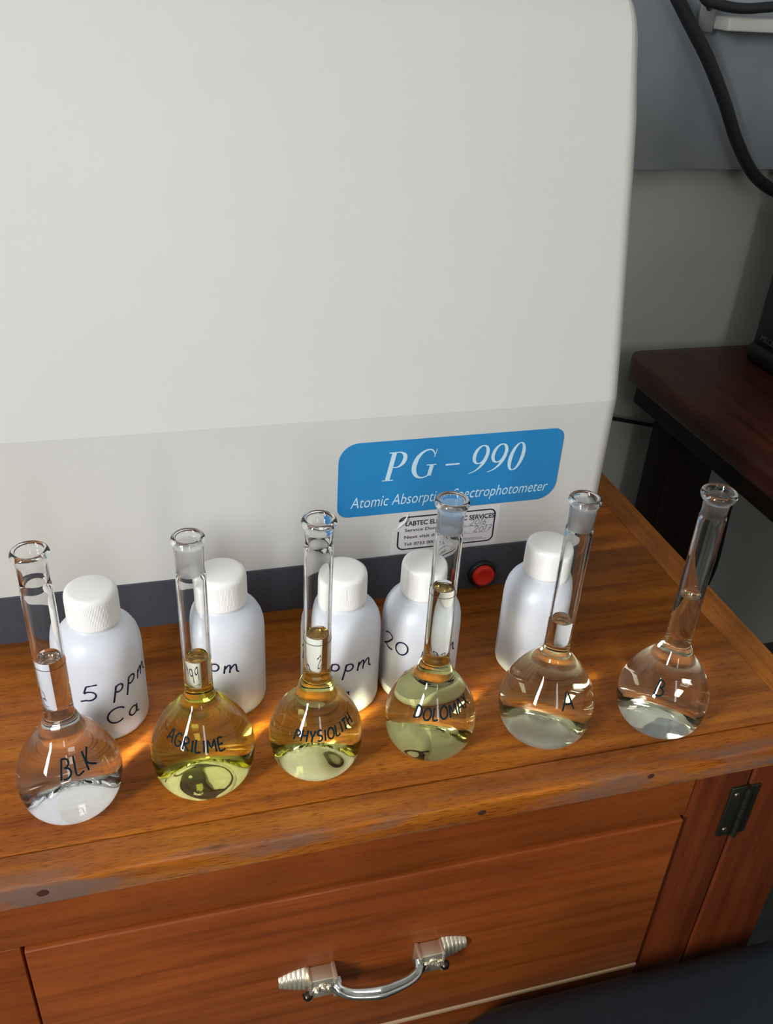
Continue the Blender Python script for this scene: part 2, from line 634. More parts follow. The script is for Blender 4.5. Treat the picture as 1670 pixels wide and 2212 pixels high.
def window(n, axis, p, a0, a1, z0, z1, bars):
    w = bpy.data.objects.new('window_%d' % n, None)
    COL.objects.link(w)
    w.location = ((p, (a0 + a1) / 2, z0) if axis == 'x' else ((a0 + a1) / 2, p, z0))
    w['kind'] = 'structure'

    def b(nm, u0, u1, w0, w1):
        lo, hi = ((p - 0.02, u0, w0), (p + 0.02, u1, w1)) if axis == 'x' else ((u0, p - 0.02, w0), (u1, p + 0.02, w1))
        box(nm, lo, hi, FRAMEM, w, 0.003)
    b('frame_rail', a0, a1, z0, z0 + 0.02)
    b('frame_rail', a0, a1, z1 - 0.02, z1)
    b('frame_post', a0, a0 + 0.02, z0 + 0.02, z1 - 0.02)
    b('frame_post', a1 - 0.02, a1, z0 + 0.02, z1 - 0.02)
    for i in range(1, bars):
        u = a0 + (a1 - a0) * i / bars
        b('mullion', u - 0.02, u + 0.02, z0 + 0.05, z1 - 0.05)


window(1, 'x', -1.425, -1.30, -0.94, 0.25, 1.35, 1)
window(2, 'y', -2.605, -0.05, 0.23, 0.36, 1.70, 1)

# ------------------------------------------------------------------ worktop
XL, XR, YF, YB = -1.05, 0.3944, -0.0989, 0.60
TT = 0.0195
top = thing('worktop', (-0.33, 0.25, -TT), 'orange brown varnished timber worktop carrying the flasks and bottles', 'worktop')
box('front_plank', (XL, YF, -TT), (XR, -0.0757, 0), WOODTOP, top, 0.0022, 4)
box('plank', (XL, -0.0755, -TT), (0.3672, 0.1505, 0), WOODTOP, top, 0.0003, 1)
box('plank', (XL, 0.1507, -TT), (0.3672, YB, 0), WOODTOP, top, 0.0003, 1)
box('end_batten', (0.3675, -0.0755, -TT), (XR, YB, 0), WOODEND, top, 0.0008, 2)
KNOT = simple('dark knot', (0.060, 0.018, 0.008), 0.6)
# dark knots and plugs on the front edge
for x, z, r in ((-0.147, -0.0085, 0.0028), (0.118, -0.010, 0.0024), (0.238, -0.0050, 0.0022)):
    V, F, _ = lathe([(0, 0), (r, 0), (r * 0.9, 0.0006), (0, 0.0007)], 14)
    V = [Vector((x + v.x * 1.25, YF - v.z + 0.0002, z + v.y)) for v in V]
    mesh('wood_plug', V, F, KNOT, top, True)

# ------------------------------------------------------------------ cabinet under the worktop
cab = thing('cabinet', (-0.33, 0.25, FZ), 'reddish brown wooden cabinet with wide drawer under the worktop', 'cabinet')
CF = -0.0955           # face of the rails and stiles
ZT = -TT - 0.0003
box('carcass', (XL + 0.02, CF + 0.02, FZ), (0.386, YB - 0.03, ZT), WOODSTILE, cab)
box('top_rail', (XL + 0.02, CF, -0.0585), (0.2795, CF + 0.02, ZT), WOODFRONT, cab, 0.0008)
box('stile', (-0.235, CF, FZ + 0.06), (-0.1665, CF + 0.02, -0.0588), WOODFRONT, cab, 0.0008)
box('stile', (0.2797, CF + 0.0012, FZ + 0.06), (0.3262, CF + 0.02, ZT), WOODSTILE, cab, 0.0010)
box('bottom_rail', (-0.1660, CF, -0.275), (0.2795, CF + 0.02, -0.2375), WOODFRONT, cab, 0.0008)
box('lower_panel', (-0.1660, CF + 0.004, FZ + 0.06), (0.2795, CF + 0.02, -0.2755), WOODFRONT, cab)
dr = box('drawer', (-0.1645, CF - 0.0030, -0.2320), (0.2775, CF + 0.0195, -0.0600), WOODFRONT, cab, 0.0013)
box('beading', (-0.1645, CF - 0.0034, -0.2368), (0.2775, CF + 0.015, -0.2325), BEAD, cab, 0.0008)
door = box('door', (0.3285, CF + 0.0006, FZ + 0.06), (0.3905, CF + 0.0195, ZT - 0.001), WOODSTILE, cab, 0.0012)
box('drawer', (XL + 0.03, CF - 0.003, -0.2320), (-0.2365, CF + 0.0195, -0.0600), WOODFRONT, cab, 0.0013)
# butt hinge on the door
hz0, hz1 = -0.0905, -0.0395
hg = box('hinge', (0.3135, CF - 0.0009, hz0), (0.3368, CF + 0.0020, hz1), BRASSDK, door, 0.0006)
kv = [tube([Vector((0.3265, CF - 0.0022, hz0 + (hz1 - hz0) * a)), Vector((0.3265, CF - 0.0022, hz0 + (hz1 - hz0) * b))], 0.0023, 12)
      for a, b in ((0, .19), (.2, .39), (.4, .6), (.61, .8), (.81, 1))]
mesh('hinge_knuckle', *join(*kv), BRASSDK, door, True, 50)
for z in (hz0 + 0.007, hz1 - 0.007):
    V, F, _ = lathe([(0, 0.0010), (0.0018, 0.0009), (0.0024, 0.0)], 14)
    mesh('hinge_screw', [Vector((0.3185 + v.x, CF - 0.0009 - v.z, z + v.y)) for v in V], F, SCREWM, door, True)


def drawer_handle():
    cx, cz, y0 = 0.0535, -0.1475, CF - 0.0030
    for s in (-1, 1):
        pcs = []
        # square block
        pcs.append(boxdata((min(cx + s * 0.030, cx + s * 0.0475), y0 - 0.0115, cz - 0.0098), (max(cx + s * 0.030, cx + s * 0.0475), y0, cz + 0.0098), 0.0012))
        pcs.append(boxdata((min(cx + s * 0.0285, cx + s * 0.0315), y0 - 0.0130, cz - 0.0110), (max(cx + s * 0.0285, cx + s * 0.0315), y0, cz + 0.0110), 0.0008))
        pcs.append(boxdata((min(cx + s * 0.0462, cx + s * 0.0482), y0 - 0.0125, cz - 0.0106), (max(cx + s * 0.0462, cx + s * 0.0482), y0, cz + 0.0106), 0.0008))
        # fluted leaf: overlapping ridges that shrink to the tip
        for k in range(6):
            x = cx + s * (0.0500 + k * 0.0031)
            h = 0.0104 * (1 - 0.48 * (k / 5) ** 1.6)
            d = 0.0080 * (1 - k / 11)
            prof = [(0, 1), (0.5, 0.87), (0.87, 0.5), (1, 0), (0.87, -0.5), (0.5, -0.87), (0, -1)]
            V, F = [], []
            for q, (hx) in enumerate((-0.0021, -0.0012, 0.0, 0.0012, 0.0021)):
                w = math.sqrt(max(0.0, 1 - (hx / 0.0023) ** 2)) * 0.16 + 0.84
                for (a, b_) in prof:
                    V.append(Vector((x + hx, y0 - a * d * w, cz + b_ * h * w)))
            for q in range(4):
                for j in range(6):
                    F.append([q * 7 + j, q * 7 + j + 1, (q + 1) * 7 + j + 1, (q + 1) * 7 + j])
            F.append(list(range(7)))
            F.append([28 + j for j in range(7)][::-1])
            pcs.append((V, F))
        mesh('handle_mount', *join(*pcs), CHROME, dr, True, 40)
    # scroll ornament and boss on each mount
    for s in (-1, 1):
        orn = []
        for k in range(3):
            c = Vector((cx + s * (0.0345 + 0.0045 * k), y0 - 0.0118, cz - 0.001 + 0.003 * (k % 2)))
            pts = [c + Vector((math.cos(a) * (0.0032 - 0.00025 * i) * s, 0, math.sin(a) * (0.0042 - 0.0003 * i))) for i, a in enumerate([j * 0.55 for j in range(11)])]
            orn.append(tube(pts, 0.0009, 6))
        mesh('handle_scroll', *join(*orn), CHROME, dr, True, 60)
    for s in (-1, 1):
        V, F, _ = lathe([(0, 0.0045), (0.0022, 0.0040), (0.0034, 0.0024), (0.0036, 0.0)], 16)
        mesh('handle_boss', [Vector((cx + s * 0.0492 + v.x, y0 - 0.0095 - v.z, cz - 0.0058 + v.y)) for v in V], F, simple('dark boss metal', (0.06, 0.05, 0.04), 0.3, 0.9), dr, True)
    # bowed grip with a ridge along it
    P = cr([(cx - 0.0305, y0 - 0.010, cz + 0.001), (cx - 0.0275, y0 - 0.0150, cz + 0.000), (cx - 0.0205, y0 - 0.0180, cz - 0.002), (cx - 0.009, y0 - 0.0198, cz - 0.0035),
            (cx, y0 - 0.0205, cz - 0.004), (cx + 0.009, y0 - 0.0198, cz - 0.0035), (cx + 0.0205, y0 - 0.0180, cz - 0.002), (cx + 0.0275, y0 - 0.0150, cz + 0.000), (cx + 0.0305, y0 - 0.010, cz + 0.001)], 6)
    n = len(P)
    R = []
    for i in range(n):
        t = abs(2 * i / (n - 1) - 1)
        R.append(0.0044 + 0.0022 * (1 - t) ** 1.5 + (0.0026 * max(0, t - 0.8) / 0.2))
    V1 = tube(P, R, 14, flat=0.55, nrm=[Vector((0, -1, 0.15))] * n)
    V2 = tube([p + Vector((0, -0.0026, 0.0006)) for p in P], [r * 0.32 for r in R], 8)
    mesh('handle_grip', *join(V1, V2), simple('polished chrome', (0.62, 0.62, 0.60), 0.10, 1.0), dr, True, 60)


drawer_handle()

# ------------------------------------------------------------------ spectrophotometer
mac = thing('spectrophotometer', (-0.13, 0.35, 0), 'large off white laboratory spectrophotometer with blue name plate and dark plinth', 'instrument')
MR, ML, RC = 0.297, -0.56, 0.014
FRONT = [(0.1207, 0.0412), (0.1207, 0.1655), (0.1212, 0.1675), (0.1325, 0.2188), (0.1440, 0.2660), (0.1588, 0.3266), (0.1685, 0.3630),
         (0.1808, 0.4010), (0.1866, 0.4180), (0.1914, 0.4264), (0.1985, 0.4346), (0.2090, 0.4410), (0.2240, 0.4440)]
BACK = [(0.555, 0.4440), (0.572, 0.4400), (0.580, 0.4300), (0.580, 0.0412)]


def machine_body():
    stations = []
    na = 8
    for i in range(na + 1):
        a = 0.5 * PI * i / na
        stations.append((ML + RC - RC * math.cos(a), RC * (1 - math.sin(a))))
    for i in range(na + 1):
        a = 0.5 * PI * i / na
        stations.append((MR - RC + RC * math.sin(a), RC * (1 - math.cos(a))))
    prof = FRONT + BACK
    cy, k = 0.36, len(prof)
    V, F = [], []
    for x, d in stations:
        for (y, z) in prof:
            yy = y + d if y < cy else y - d
            zz = z - d * 0.9 if z > 0.40 else z
            V.append((x, yy, zz))
    for s in range(len(stations) - 1):
        for j in range(k):
            F.append([s * k + j, s * k + (j + 1) % k, (s + 1) * k + (j + 1) % k, (s + 1) * k + j])
    F.append(list(range(k)))
    F.append([(len(stations) - 1) * k + j for j in range(k)][::-1])
    return mesh('housing', V, F, ENAMEL, mac, True, 12)


body = machine_body()
pl = rrect(ML + 0.004, 0.1190, MR - 0.006, 0.575, [0.012] * 4, 6)
mesh('plinth', *plate([(x, y) for x, y in pl], (0, 0, 0), (1, 0, 0), (0, 1, 0), 0.0411), PLINTH, mac, True, 40)

YP = 0.1207
EX, EY = (1, 0, 0), (0, 0, 1)
npl = mesh('name_plate', *plate(rrect(0.0694, 0.0815, 0.2508, 0.1453, [0.0085, 0.0160, 0.0085, 0.0160]), (0, YP + 0.0001, 0), EX, EY, 0.0007), BLUE, mac, True, 40)


def nib(segs, shear, org, sx, sy, y, t=0.0002):
    """lettering drawn with a varying pen width; segs: lists of (x, y, width) and polygons"""
    parts = []
    for si, s in enumerate(segs):
        pts = cr([Vector((a, b, 0)) for a, b, w in s], 6) if len(s) > 2 else [Vector((a, b, 0)) for a, b, w in s]
        ws = [q.x for q in cr([Vector((w, 0, 0)) for a, b, w in s], 6)] if len(s) > 2 else [w for a, b, w in s]
        L, R = [], []
        for i, p in enumerate(pts):
            d = pts[min(i + 1, len(pts) - 1)] - pts[max(i - 1, 0)]
            d.normalize()
            n = Vector((-d.y, d.x, 0))
            L.append(p + n * ws[i] / 2)
            R.append(p - n * ws[i] / 2)
        V, F = [], []
        for a in L + R:
            V.append(Vector((org[0] + (a.x + shear * a.y) * sx, y - t - si * 0.00004, org[1] + a.y * sy)))
        k = len(L)
        for i in range(k - 1):
            F.append([i, i + 1, k + i + 1, k + i])
        parts.append((V, F))
    return parts


def ell(cx, cy, rx, ry, a0, a1, thin, thick, n=14):
    out = []
    for i in range(n + 1):
        a = math.radians(a0 + (a1 - a0) * i / n)
        out.append((cx + rx * math.cos(a), cy + ry * math.sin(a), thin + (thick - thin) * abs(math.cos(a)) ** 1.3))
    return out


GP = [[(0.17, 0.0, 0.15), (0.17, 0.98, 0.15)], [(0.0, 0.015, 0.035), (0.36, 0.015, 0.035)], [(0.0, 0.98, 0.035), (0.30, 0.98, 0.035)],
      [(0.24, 0.985, 0.03), (0.40, 0.97, 0.05), (0.53, 0.86, 0.12), (0.56, 0.72, 0.14), (0.52, 0.58, 0.12), (0.40, 0.47, 0.05), (0.24, 0.46, 0.03)]]
GG = [[(0.66, 0.80, 0.03), (0.56, 0.95, 0.04), (0.42, 0.99, 0.05), (0.25, 0.92, 0.09), (0.12, 0.74, 0.14), (0.08, 0.50, 0.16), (0.12, 0.26, 0.14), (0.25, 0.08, 0.09), (0.42, 0.01, 0.05), (0.58, 0.05, 0.05), (0.66, 0.12, 0.06)],
      [(0.66, 0.06, 0.13), (0.66, 0.44, 0.13)], [(0.48, 0.45, 0.035), (0.80, 0.45, 0.035)], [(0.66, 0.72, 0.03), (0.68, 1.0, 0.03)]]
G9 = [ell(0.26, 0.66, 0.21, 0.32, -90, 270, 0.04, 0.12), [(0.47, 0.66, 0.12), (0.46, 0.50, 0.12), (0.40, 0.30, 0.10), (0.24, 0.10, 0.05), (0.02, 0.0, 0.02)]]
G0 = [ell(0.25, 0.49, 0.20, 0.49, -90, 270, 0.035, 0.13)]
GD = [[(0.0, 0.40, 0.06), (0.46, 0.40, 0.06)]]
lets = []
for g, x in ((GP, 0.1035), (GG, 0.1245), (GD, 0.1520), (G9, 0.1728), (G9, 0.1883), (G0, 0.2040)):
    lets += nib(g, 0.20, (x, 0.1115), 0.0245, 0.0245, YP - 0.0007)
mesh('model_lettering', *join(*lets), PALEBLUE, npl)
tv, tf = textmesh('Atomic Absorption Spectrophotometer', 0.164, 0.0100, 0.22)
mesh('caption_lettering', *onplane(tv, tf, (0.0795, YP - 0.0006, 0.0895), EX, EY, 0.0003), PALEBLUE, npl)

# service sticker with a peeled corner
sx0, sx1, sz0, sz1 = 0.1145, 0.2045, 0.0425, 0.0798
stk = mesh('service_sticker', *plate([(sx0, sz0), (sx1, sz0), (sx1 + 0.0008, sz1), (sx0 + 0.0130, sz1), (sx0 + 0.0040, sz1 - 0.0135), (sx0 + 0.0008, sz1 - 0.0140)], (0, YP + 0.00005, 0), EX, EY, 0.0003), PAPER, mac)
fold = [(sx0 + 0.0130, sz1), (sx0 + 0.0040, sz1 - 0.0135), (sx0 + 0.0098, sz1 - 0.0062)]
V = [Vector((fold[0][0], YP - 0.0004, fold[0][1])), Vector((fold[1][0], YP - 0.0004, fold[1][1])), Vector((fold[2][0], YP - 0.0032, fold[2][1])),
     Vector((fold[0][0], YP - 0.0007, fold[0][1])), Vector((fold[1][0], YP - 0.0007, fold[1][1])), Vector((fold[2][0], YP - 0.0035, fold[2][1]))]
mesh('peeled_corner', V, [[0, 1, 2], [3, 5, 4], [0, 3, 4, 1], [1, 4, 5, 2], [2, 5, 3, 0]], PAPER, stk)
YS = YP - 0.0003
bord = rrect(sx0 + 0.0052, sz0 + 0.0035, sx1 - 0.0035, sz1 - 0.0035, 0.0050, 6)
bp = [Vector((x, YS - 0.0001, z)) for x, z in bord]
# start the border after the peeled corner (upper left) and run round to its other side
iL = max(range(len(bp)), key=lambda i: -abs(bp[i].x - (sx0 + 0.0052)) - abs(bp[i].z - (sz0 + 0.0085)))
seq = [Vector((sx0 + 0.0052, YS - 0.0001, sz1 - 0.0165))] + bp[:27] + [Vector((sx0 + 0.0125, YS - 0.0001, sz1 - 0.0035))]
mesh('sticker_border', *tube(seq, 0.00062, 6, flat=0.25, nrm=Vector((0, -1, 0))), INK, stk)


def sticker_text(nm, body_, x, z, w, h, fat=0.006):
    tv, tf = textmesh(body_, w, h, 0.0, fat)
    mesh(nm, *onplane(tv, tf, (x, YS, z), EX, EY, 0.0002), INK, stk)


sticker_text('sticker_heading', 'LABTEC ELECTRONIC SERVICES', sx0 + 0.0108, sz1 - 0.0116, 0.0752, 0.0044, 0.018)
sticker_text('sticker_line', 'Service Done on..............', sx0 + 0.0105, sz1 - 0.0172, 0.052, 0.0030)
sticker_text('sticker_line', 'Next visit due on............', sx0 + 0.0105, sz1 - 0.0238, 0.052, 0.0030)
sticker_text('sticker_line', 'Tel: 0733 000 531', sx0 + 0.0105, sz1 - 0.0305, 0.0335, 0.0030)


def write_flat(name, text, h, x, z, y, mt, parent, pen=0.00025, slant=0.25):
    st, w = handstrokes(text, h, slant=slant)
    parts = [tube([Vector((x + p.x, y, z + p.y)) for p in cr([Vector((a, b, 0)) for a, b in s], 3)], pen, 5, flat=0.35, nrm=Vector((0, -1, 0))) for s in st]
    return mesh(name, *join(*parts), mt, parent)


write_flat('pen_date', '2016', 0.0055, sx0 + 0.0650, sz1 - 0.0172, YS - 0.0001, BALLPEN, stk)
write_flat('pen_date', '2017', 0.0055, sx0 + 0.0690, sz1 - 0.0240, YS - 0.0001, BALLPEN, stk)
sg = [Vector((sx0 + 0.058 + 0.0014 * i, YS - 0.0001, sz1 - 0.0300 + (0.0012 if i % 2 else -0.0006) * (1 - i / 16))) for i in range(15)]
mesh('pen_signature', *tube(cr(sg, 4), 0.0002, 5, flat=0.35, nrm=Vector((0, -1, 0))), BALLPEN, stk)
rl = [tube([Vector((sx0 + 0.055, YS - 0.00005, sz1 - d)), Vector((sx1 - 0.0085, YS - 0.00005, sz1 - d))], 0.00014, 4, flat=0.35, nrm=Vector((0, -1, 0))) for d in (0.0180, 0.0248, 0.0312)]
mesh('sticker_rule', *join(*rl), BALLPEN, stk)

# red push button in a black bezel on the plinth
BXC, BZC, PYF = 0.1950, 0.0150, 0.1190
V, F, _ = lathe([(0, 0.0), (0.0122, 0.0), (0.0122, 0.0030), (0.0112, 0.0042), (0.0098, 0.0042), (0.0098, 0.0012), (0, 0.0012)], 32)
bz = mesh('button_bezel', [Vector((BXC + v.x, PYF - v.z + 0.0002, BZC + v.y)) for v in V], F, BLACKP, mac, True, 40)
V, F, _ = lathe([(0, 0.0004), (0.0094, 0.0004), (0.0094, 0.0062), (0.0088, 0.0074), (0.0070, 0.0078), (0.0062, 0.0072), (0, 0.0070)], 32)
mesh('push_button', [Vector((BXC + v.x, PYF - v.z, BZC + v.y)) for v in V], F, RED, mac, True, 40)

# ------------------------------------------------------------------ plastic bottles
BR, BH = 0.0275, 0.1077


def bottle(i, x, y, label, lines):
    t = thing('plastic_bottle', (x, y, 0), label, 'bottle', 'white plastic bottles in front of the spectrophotometer')
    prof = [(0, 0.0012), (0.0215, 0.0008), (0.0235, 0.0), (0.0258, 0.0006), (0.0270, 0.0024), (BR, 0.0050), (BR, 0.030), (BR, 0.0600), (0.0271, 0.0660), (0.0259, 0.0710),
            (0.0238, 0.0752), (0.0210, 0.0786), (0.0180, 0.0808), (0.0166, 0.0816), (0.0158, 0.0824), (0.0154, 0.0836), (0.0154, 0.0900), (0, 0.0900)]
    V, F, _ = lathe(prof, 64, (x, y, 0))
    mesh('bottle_body', V, F, HDPE, t, True, 50)
    # ribbed screw cap
    nr = 110
    cp = [(0, 0.0845), (0.0150, 0.0845), (0.0163, 0.0843), (0.0167, 0.0850), (0.0167, 0.0862), (0.0166, 0.0872), (0.0165, 0.1022), (0.0163, 0.1045), (0.0157, 0.1062), (0.0145, 0.1072), (0.0128, BH), (0, BH)]
    rm = lambda a, k: 1.0 + (0.006 * math.cos(a * nr) if 5 <= k <= 6 else 0.0)
    V, F, _ = lathe(cp, nr * 4, (x, y, 0), rm)
    mesh('screw_cap', V, F, CAPM, t, True, 60)
    for txt, h, az, z, tilt in lines:
        write_round('marker_writing', txt, h, (x, y), lambda z_: BR, az, z, MARKER, t, pen=0.00058, tilt=tilt, slant=0.12)
    return t


bottle(1, -0.1091, 0.0289, 'white bottle marked 5 ppm, behind the leftmost flask', [('5 ppm', 0.0150, -64, 0.0400, 0.13), ('Ca', 0.0150, -63, 0.0160, 0.0)])
bottle(2, -0.0278, 0.0325, 'white bottle behind the deep yellow flask, its writing mostly hidden', [('10 ppm', 0.0150, -134, 0.0420, 0.0), ('Ca', 0.0150, -120, 0.0180, 0.0)])
bottle(3, 0.0505, 0.0189, 'white bottle with ppm showing right of the third flask neck', [('15 ppm', 0.0150, -113, 0.0400, 0.02), ('Ca', 0.0150, -110, 0.0170, 0.0)])
bottle(4, 0.1080, 0.0176, 'white bottle marked 20, beside the red button and behind the tallest flask', [('20 ppm', 0.0140, -108, 0.0445, 0.0), ('Ca', 0.0150, -105, 0.0215, 0.0)])
bottle(5, 0.2013, 0.0233, 'unmarked white bottle right of the red button, rightmost of the bottles', [])

# ------------------------------------------------------------------ volumetric flasks
NOUT, NIN = 0.0085, 0.0069


def interp(tab, z):
    if z <= tab[0][1]:
        return tab[0][0]
    for (r0, z0), (r1, z1) in zip(tab, tab[1:]):
        if z0 <= z <= z1:
            return r0 + (r1 - r0) * (z - z0) / max(1e-9, z1 - z0)
    return tab[-1][0]


def smooth_prof(pts, n=5):
    return [(max(0.0, p.x), p.y) for p in cr([Vector((r, z, 0)) for r, z in pts], n)]


def flask(x, y, R, H, liq, rim, label, text, th, taz, tz, ttilt, lcol, dens, frosted, ring=True, step=0.022):
    t = thing('volumetric_flask', (x, y, 0), label, 'flask', 'glass volumetric flasks on the worktop')
    k = R / 0.0320
    wall = 0.0014
    outer = smooth_prof([(0.0212 * k, 0.0), (0.0256 * k, 0.0018 * k), (0.0292 * k, 0.0068 * k), (0.0313 * k, 0.0142 * k), (R, 0.0225 * k), (0.0311 * k, 0.0303 * k), (0.0282 * k, 0.0388 * k), (0.0238 * k, 0.0470 * k),
                         (0.0188 * k, 0.0540 * k), (0.0140 * k, 0.0600 * k), (0.0105, 0.0648), (NOUT + 0.0003, 0.0700), (NOUT, 0.0770)], 5)
    zt = H - step
    outer += [(NOUT, 0.11), (NOUT, zt - 0.004), (NOUT - 0.0001, zt), (NOUT - 0.0006, zt + 0.0015), (NOUT - 0.0007, zt + 0.004), (NOUT - 0.0003, H - 0.0085)]
    outer += smooth_prof([(NOUT - 0.0002, H - 0.0075), (rim - 0.0009, H - 0.0052), (rim, H - 0.0030), (rim - 0.0001, H - 0.0014), (rim - 0.0010, H - 0.0001), (rim - 0.0020, H)], 4)
    inner = []
    inner += smooth_prof([(rim - 0.0026, H - 0.0002), (rim - 0.0032, H - 0.0016), (0.0072, H - 0.0040)], 3)
    i_f0 = len(outer) + len(inner)
    inner += [(0.0070, H - 0.0055), (0.0066, H - 0.010), (0.0062, zt + 0.002), (0.0062, zt)]
    i_f1 = len(outer) + len(inner) - 1
    inner += [(0.0066, zt - 0.003), (NIN, zt - 0.006), (NIN, 0.1250), (NIN, 0.1000), (NIN, 0.0930), (NIN, 0.0885)]
    low = smooth_prof([(NIN, 0.0762), (NIN + 0.0002, 0.0700), (0.0089, 0.0642), (0.0125 * k, 0.0593 * k), (0.0174 * k, 0.0532 * k), (0.0224 * k, 0.0462 * k), (0.0268 * k, 0.0382 * k), (0.0297 * k, 0.0300 * k), (R - wall, 0.0225 * k), (0.0299 * k, 0.0148 * k), (0.0280 * k, 0.0082 * k), (0.0248 * k, 0.0040 * k), (0.0208 * k, 0.0022 * k), (0.0120 * k, 0.0023 * k), (0, 0.0026 * k)], 5)
    inner += low
    base = [(0, 0.0008 * k), (0.0100 * k, 0.0006 * k), (0.0175 * k, 0.0001)]
    prof = base + outer + inner
    # the glass wall stops where the liquid wets it; there the liquid's own skin is the glass-to-liquid boundary
    z_in = [q for q in range(len(base) + len(outer), len(prof))]
    cut = next(q for q in z_in if prof[q][1] <= liq + 0.0012)
    (ra, za), (rb, zb) = prof[cut - 1], prof[cut]
    rl = rb + (ra - rb) * (liq + 0.0012 - zb) / max(1e-9, za - zb)
    dry = prof[:cut] + [(rl, liq + 0.0012)]
    wet = [(rl, liq + 0.0012)] + prof[cut:]
    V, F, seq = lathe(dry, 72, (x, y, 0))
    f0, f1 = i_f0 + len(base), i_f1 + len(base)
    fm = [1 if (frosted and f0 - 1 <= s < f1) else 0 for s in seq]
    gl = mesh('glass_body', V, F, [GLASS, FROST], t, True, 60, fmat=fm, flip=False)
    lp = wet[::-1] + [(rl - 0.0005, liq + 0.0008), (rl * 0.80, liq + 0.0001), (rl * 0.5, liq - 0.0003), (0, liq - 0.0004)]
    V, F, seq = lathe(lp, 72, (x, y, 0))
    lq = mesh('liquid', V, F, m_liquid('solution %.3f' % x, lcol, dens), t, True, 50, flip=False)
    at = lq.data.attributes.new('open_surface', 'FLOAT', 'FACE')
    at.data.foreach_set('value', [0.0 if q < len(wet) - 1 else 1.0 for q in seq])
    if ring:
        V, F, _ = lathe([(NOUT - 0.00005, liq - 0.0030), (NOUT + 0.00012, liq - 0.0030), (NOUT + 0.00012, liq - 0.0026), (NOUT - 0.00005, liq - 0.0026)], 64, (x, y, 0))
        mesh('graduation_mark', V, F, BROWNINK, t, True, 40)
    tab = sorted([(r, z) for r, z in outer], key=lambda q: q[1])
    write_round('marker_writing', text, th, (x, y), lambda z_: interp(tab, z_), taz, tz, TEALINK, t, pen=0.00056, tilt=ttilt, slant=0.05)
    return t


YEL = (0.975, 0.955, 0.15)
flask(-0.1299, -0.0381, 0.0307, 0.1831, 0.1110, 0.0101, 'clear glass flask marked BLK with colourless liquid, leftmost in the row', 'BLK', 0.0110, -68, 0.0410, 0.10, (1, 1, 1), 0.0, False)
flask(-0.0497, -0.0359, 0.0323, 0.1807, 0.0959, 0.0095, 'glass flask with the deepest yellow green liquid, second from the left', 'AGRILIME', 0.0074, -106, 0.0440, -0.10, YEL, 21, True, ring=False, step=0.024)
flask(0.0222, -0.0375, 0.0303, 0.1848, 0.1030, 0.0101, 'glass flask with yellow liquid, third from the left in the row', 'PHYSIOLITH', 0.0070, -84, 0.0390, 0.07, YEL, 13, False, step=0.018)
flask(0.1003, -0.0372, 0.0305, 0.1890, 0.1264, 0.0103, 'glass flask of pale yellow liquid filled highest, its neck overlapping the blue plate', 'DOLOMAX', 0.0080, -86, 0.0400, 0.05, YEL, 10, True)
flask(0.1822, -0.0430, 0.0324, 0.1852, 0.0930, 0.0098, 'glass flask marked A with very pale liquid, second from the right', 'A', 0.0125, -87, 0.0400, 0.0, YEL, 4.5, True, ring=False)
flask(0.2670, -0.0528, 0.0311, 0.1866, 0.1078, 0.0111, 'glass flask marked B with nearly clear liquid, rightmost near the worktop edge', 'B', 0.0110, -134, 0.0400, 0.0, YEL, 3, True, step=0.018)

# ------------------------------------------------------------------ dark desk at the right
DX, DZ = 0.650, -0.05
desk = thing('desk', (1.15, 0.35, FZ), 'dark reddish brown wooden desk against the grey wall', 'desk')
out = rrect(DX, -0.35, 1.75, 0.728, [0.02, 0.02, 0.02, 0.065], 10)
lay = []
for ins, z in ((0.006, DZ - 0.034), (0.0, DZ - 0.026), (0.0, DZ - 0.010), (0.004, DZ - 0.003), (0.010, DZ)):
    lay.append([Vector((min(max(px, DX + ins), 1.75 - ins), min(max(py, -0.35 + ins), 0.728 - ins), z)) for px, py in out])
k = len(out)
V = [p for L in lay for p in L]
F = [list(range(k))[::-1], [4 * k + i for i in range(k)]]
for a in range(4):
    F += [[a * k + i, a * k + (i + 1) % k, (a + 1) * k + (i + 1) % k, (a + 1) * k + i] for i in range(k)]
mesh('desk_top', V, F, WOODDARK, desk, True, 40)
box('apron', (0.680, -0.30, -0.128), (0.700, 0.70, DZ - 0.034), WOODLEG_SHADED, desk, 0.002)
box('apron', (0.70, 0.685, -0.128), (1.70, 0.705, DZ - 0.034), WOODLEG_SHADED, desk, 0.002)
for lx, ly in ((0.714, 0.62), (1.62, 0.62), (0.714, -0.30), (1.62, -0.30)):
    box('leg', (lx, ly, FZ), (lx + 0.085, ly + 0.065, DZ - 0.034), WOODLEG_SHADED, desk, 0.004)

# black computer case on the desk
tw = thing('computer_case', (0.94, 0.55, DZ), 'black computer case standing on the dark desk at the right edge', 'computer')
box('case_shell', (0.842, 0.40, DZ + 0.022), (1.04, 0.664, DZ + 0.36), BLACKP, tw, 0.004)
box('case_foot_bezel', (0.834, 0.395, DZ), (1.046, 0.668, DZ + 0.030), BLACKP, tw, 0.010, 4)
tv, tf = textmesh('MECER', 0.040, 0.009)
mesh('case_logo', *onplane(tv, tf, (0.842, 0.648, DZ + 0.037), (0, -1, 0), (0, 0, 1), 0.0003), GREYTXT, tw)

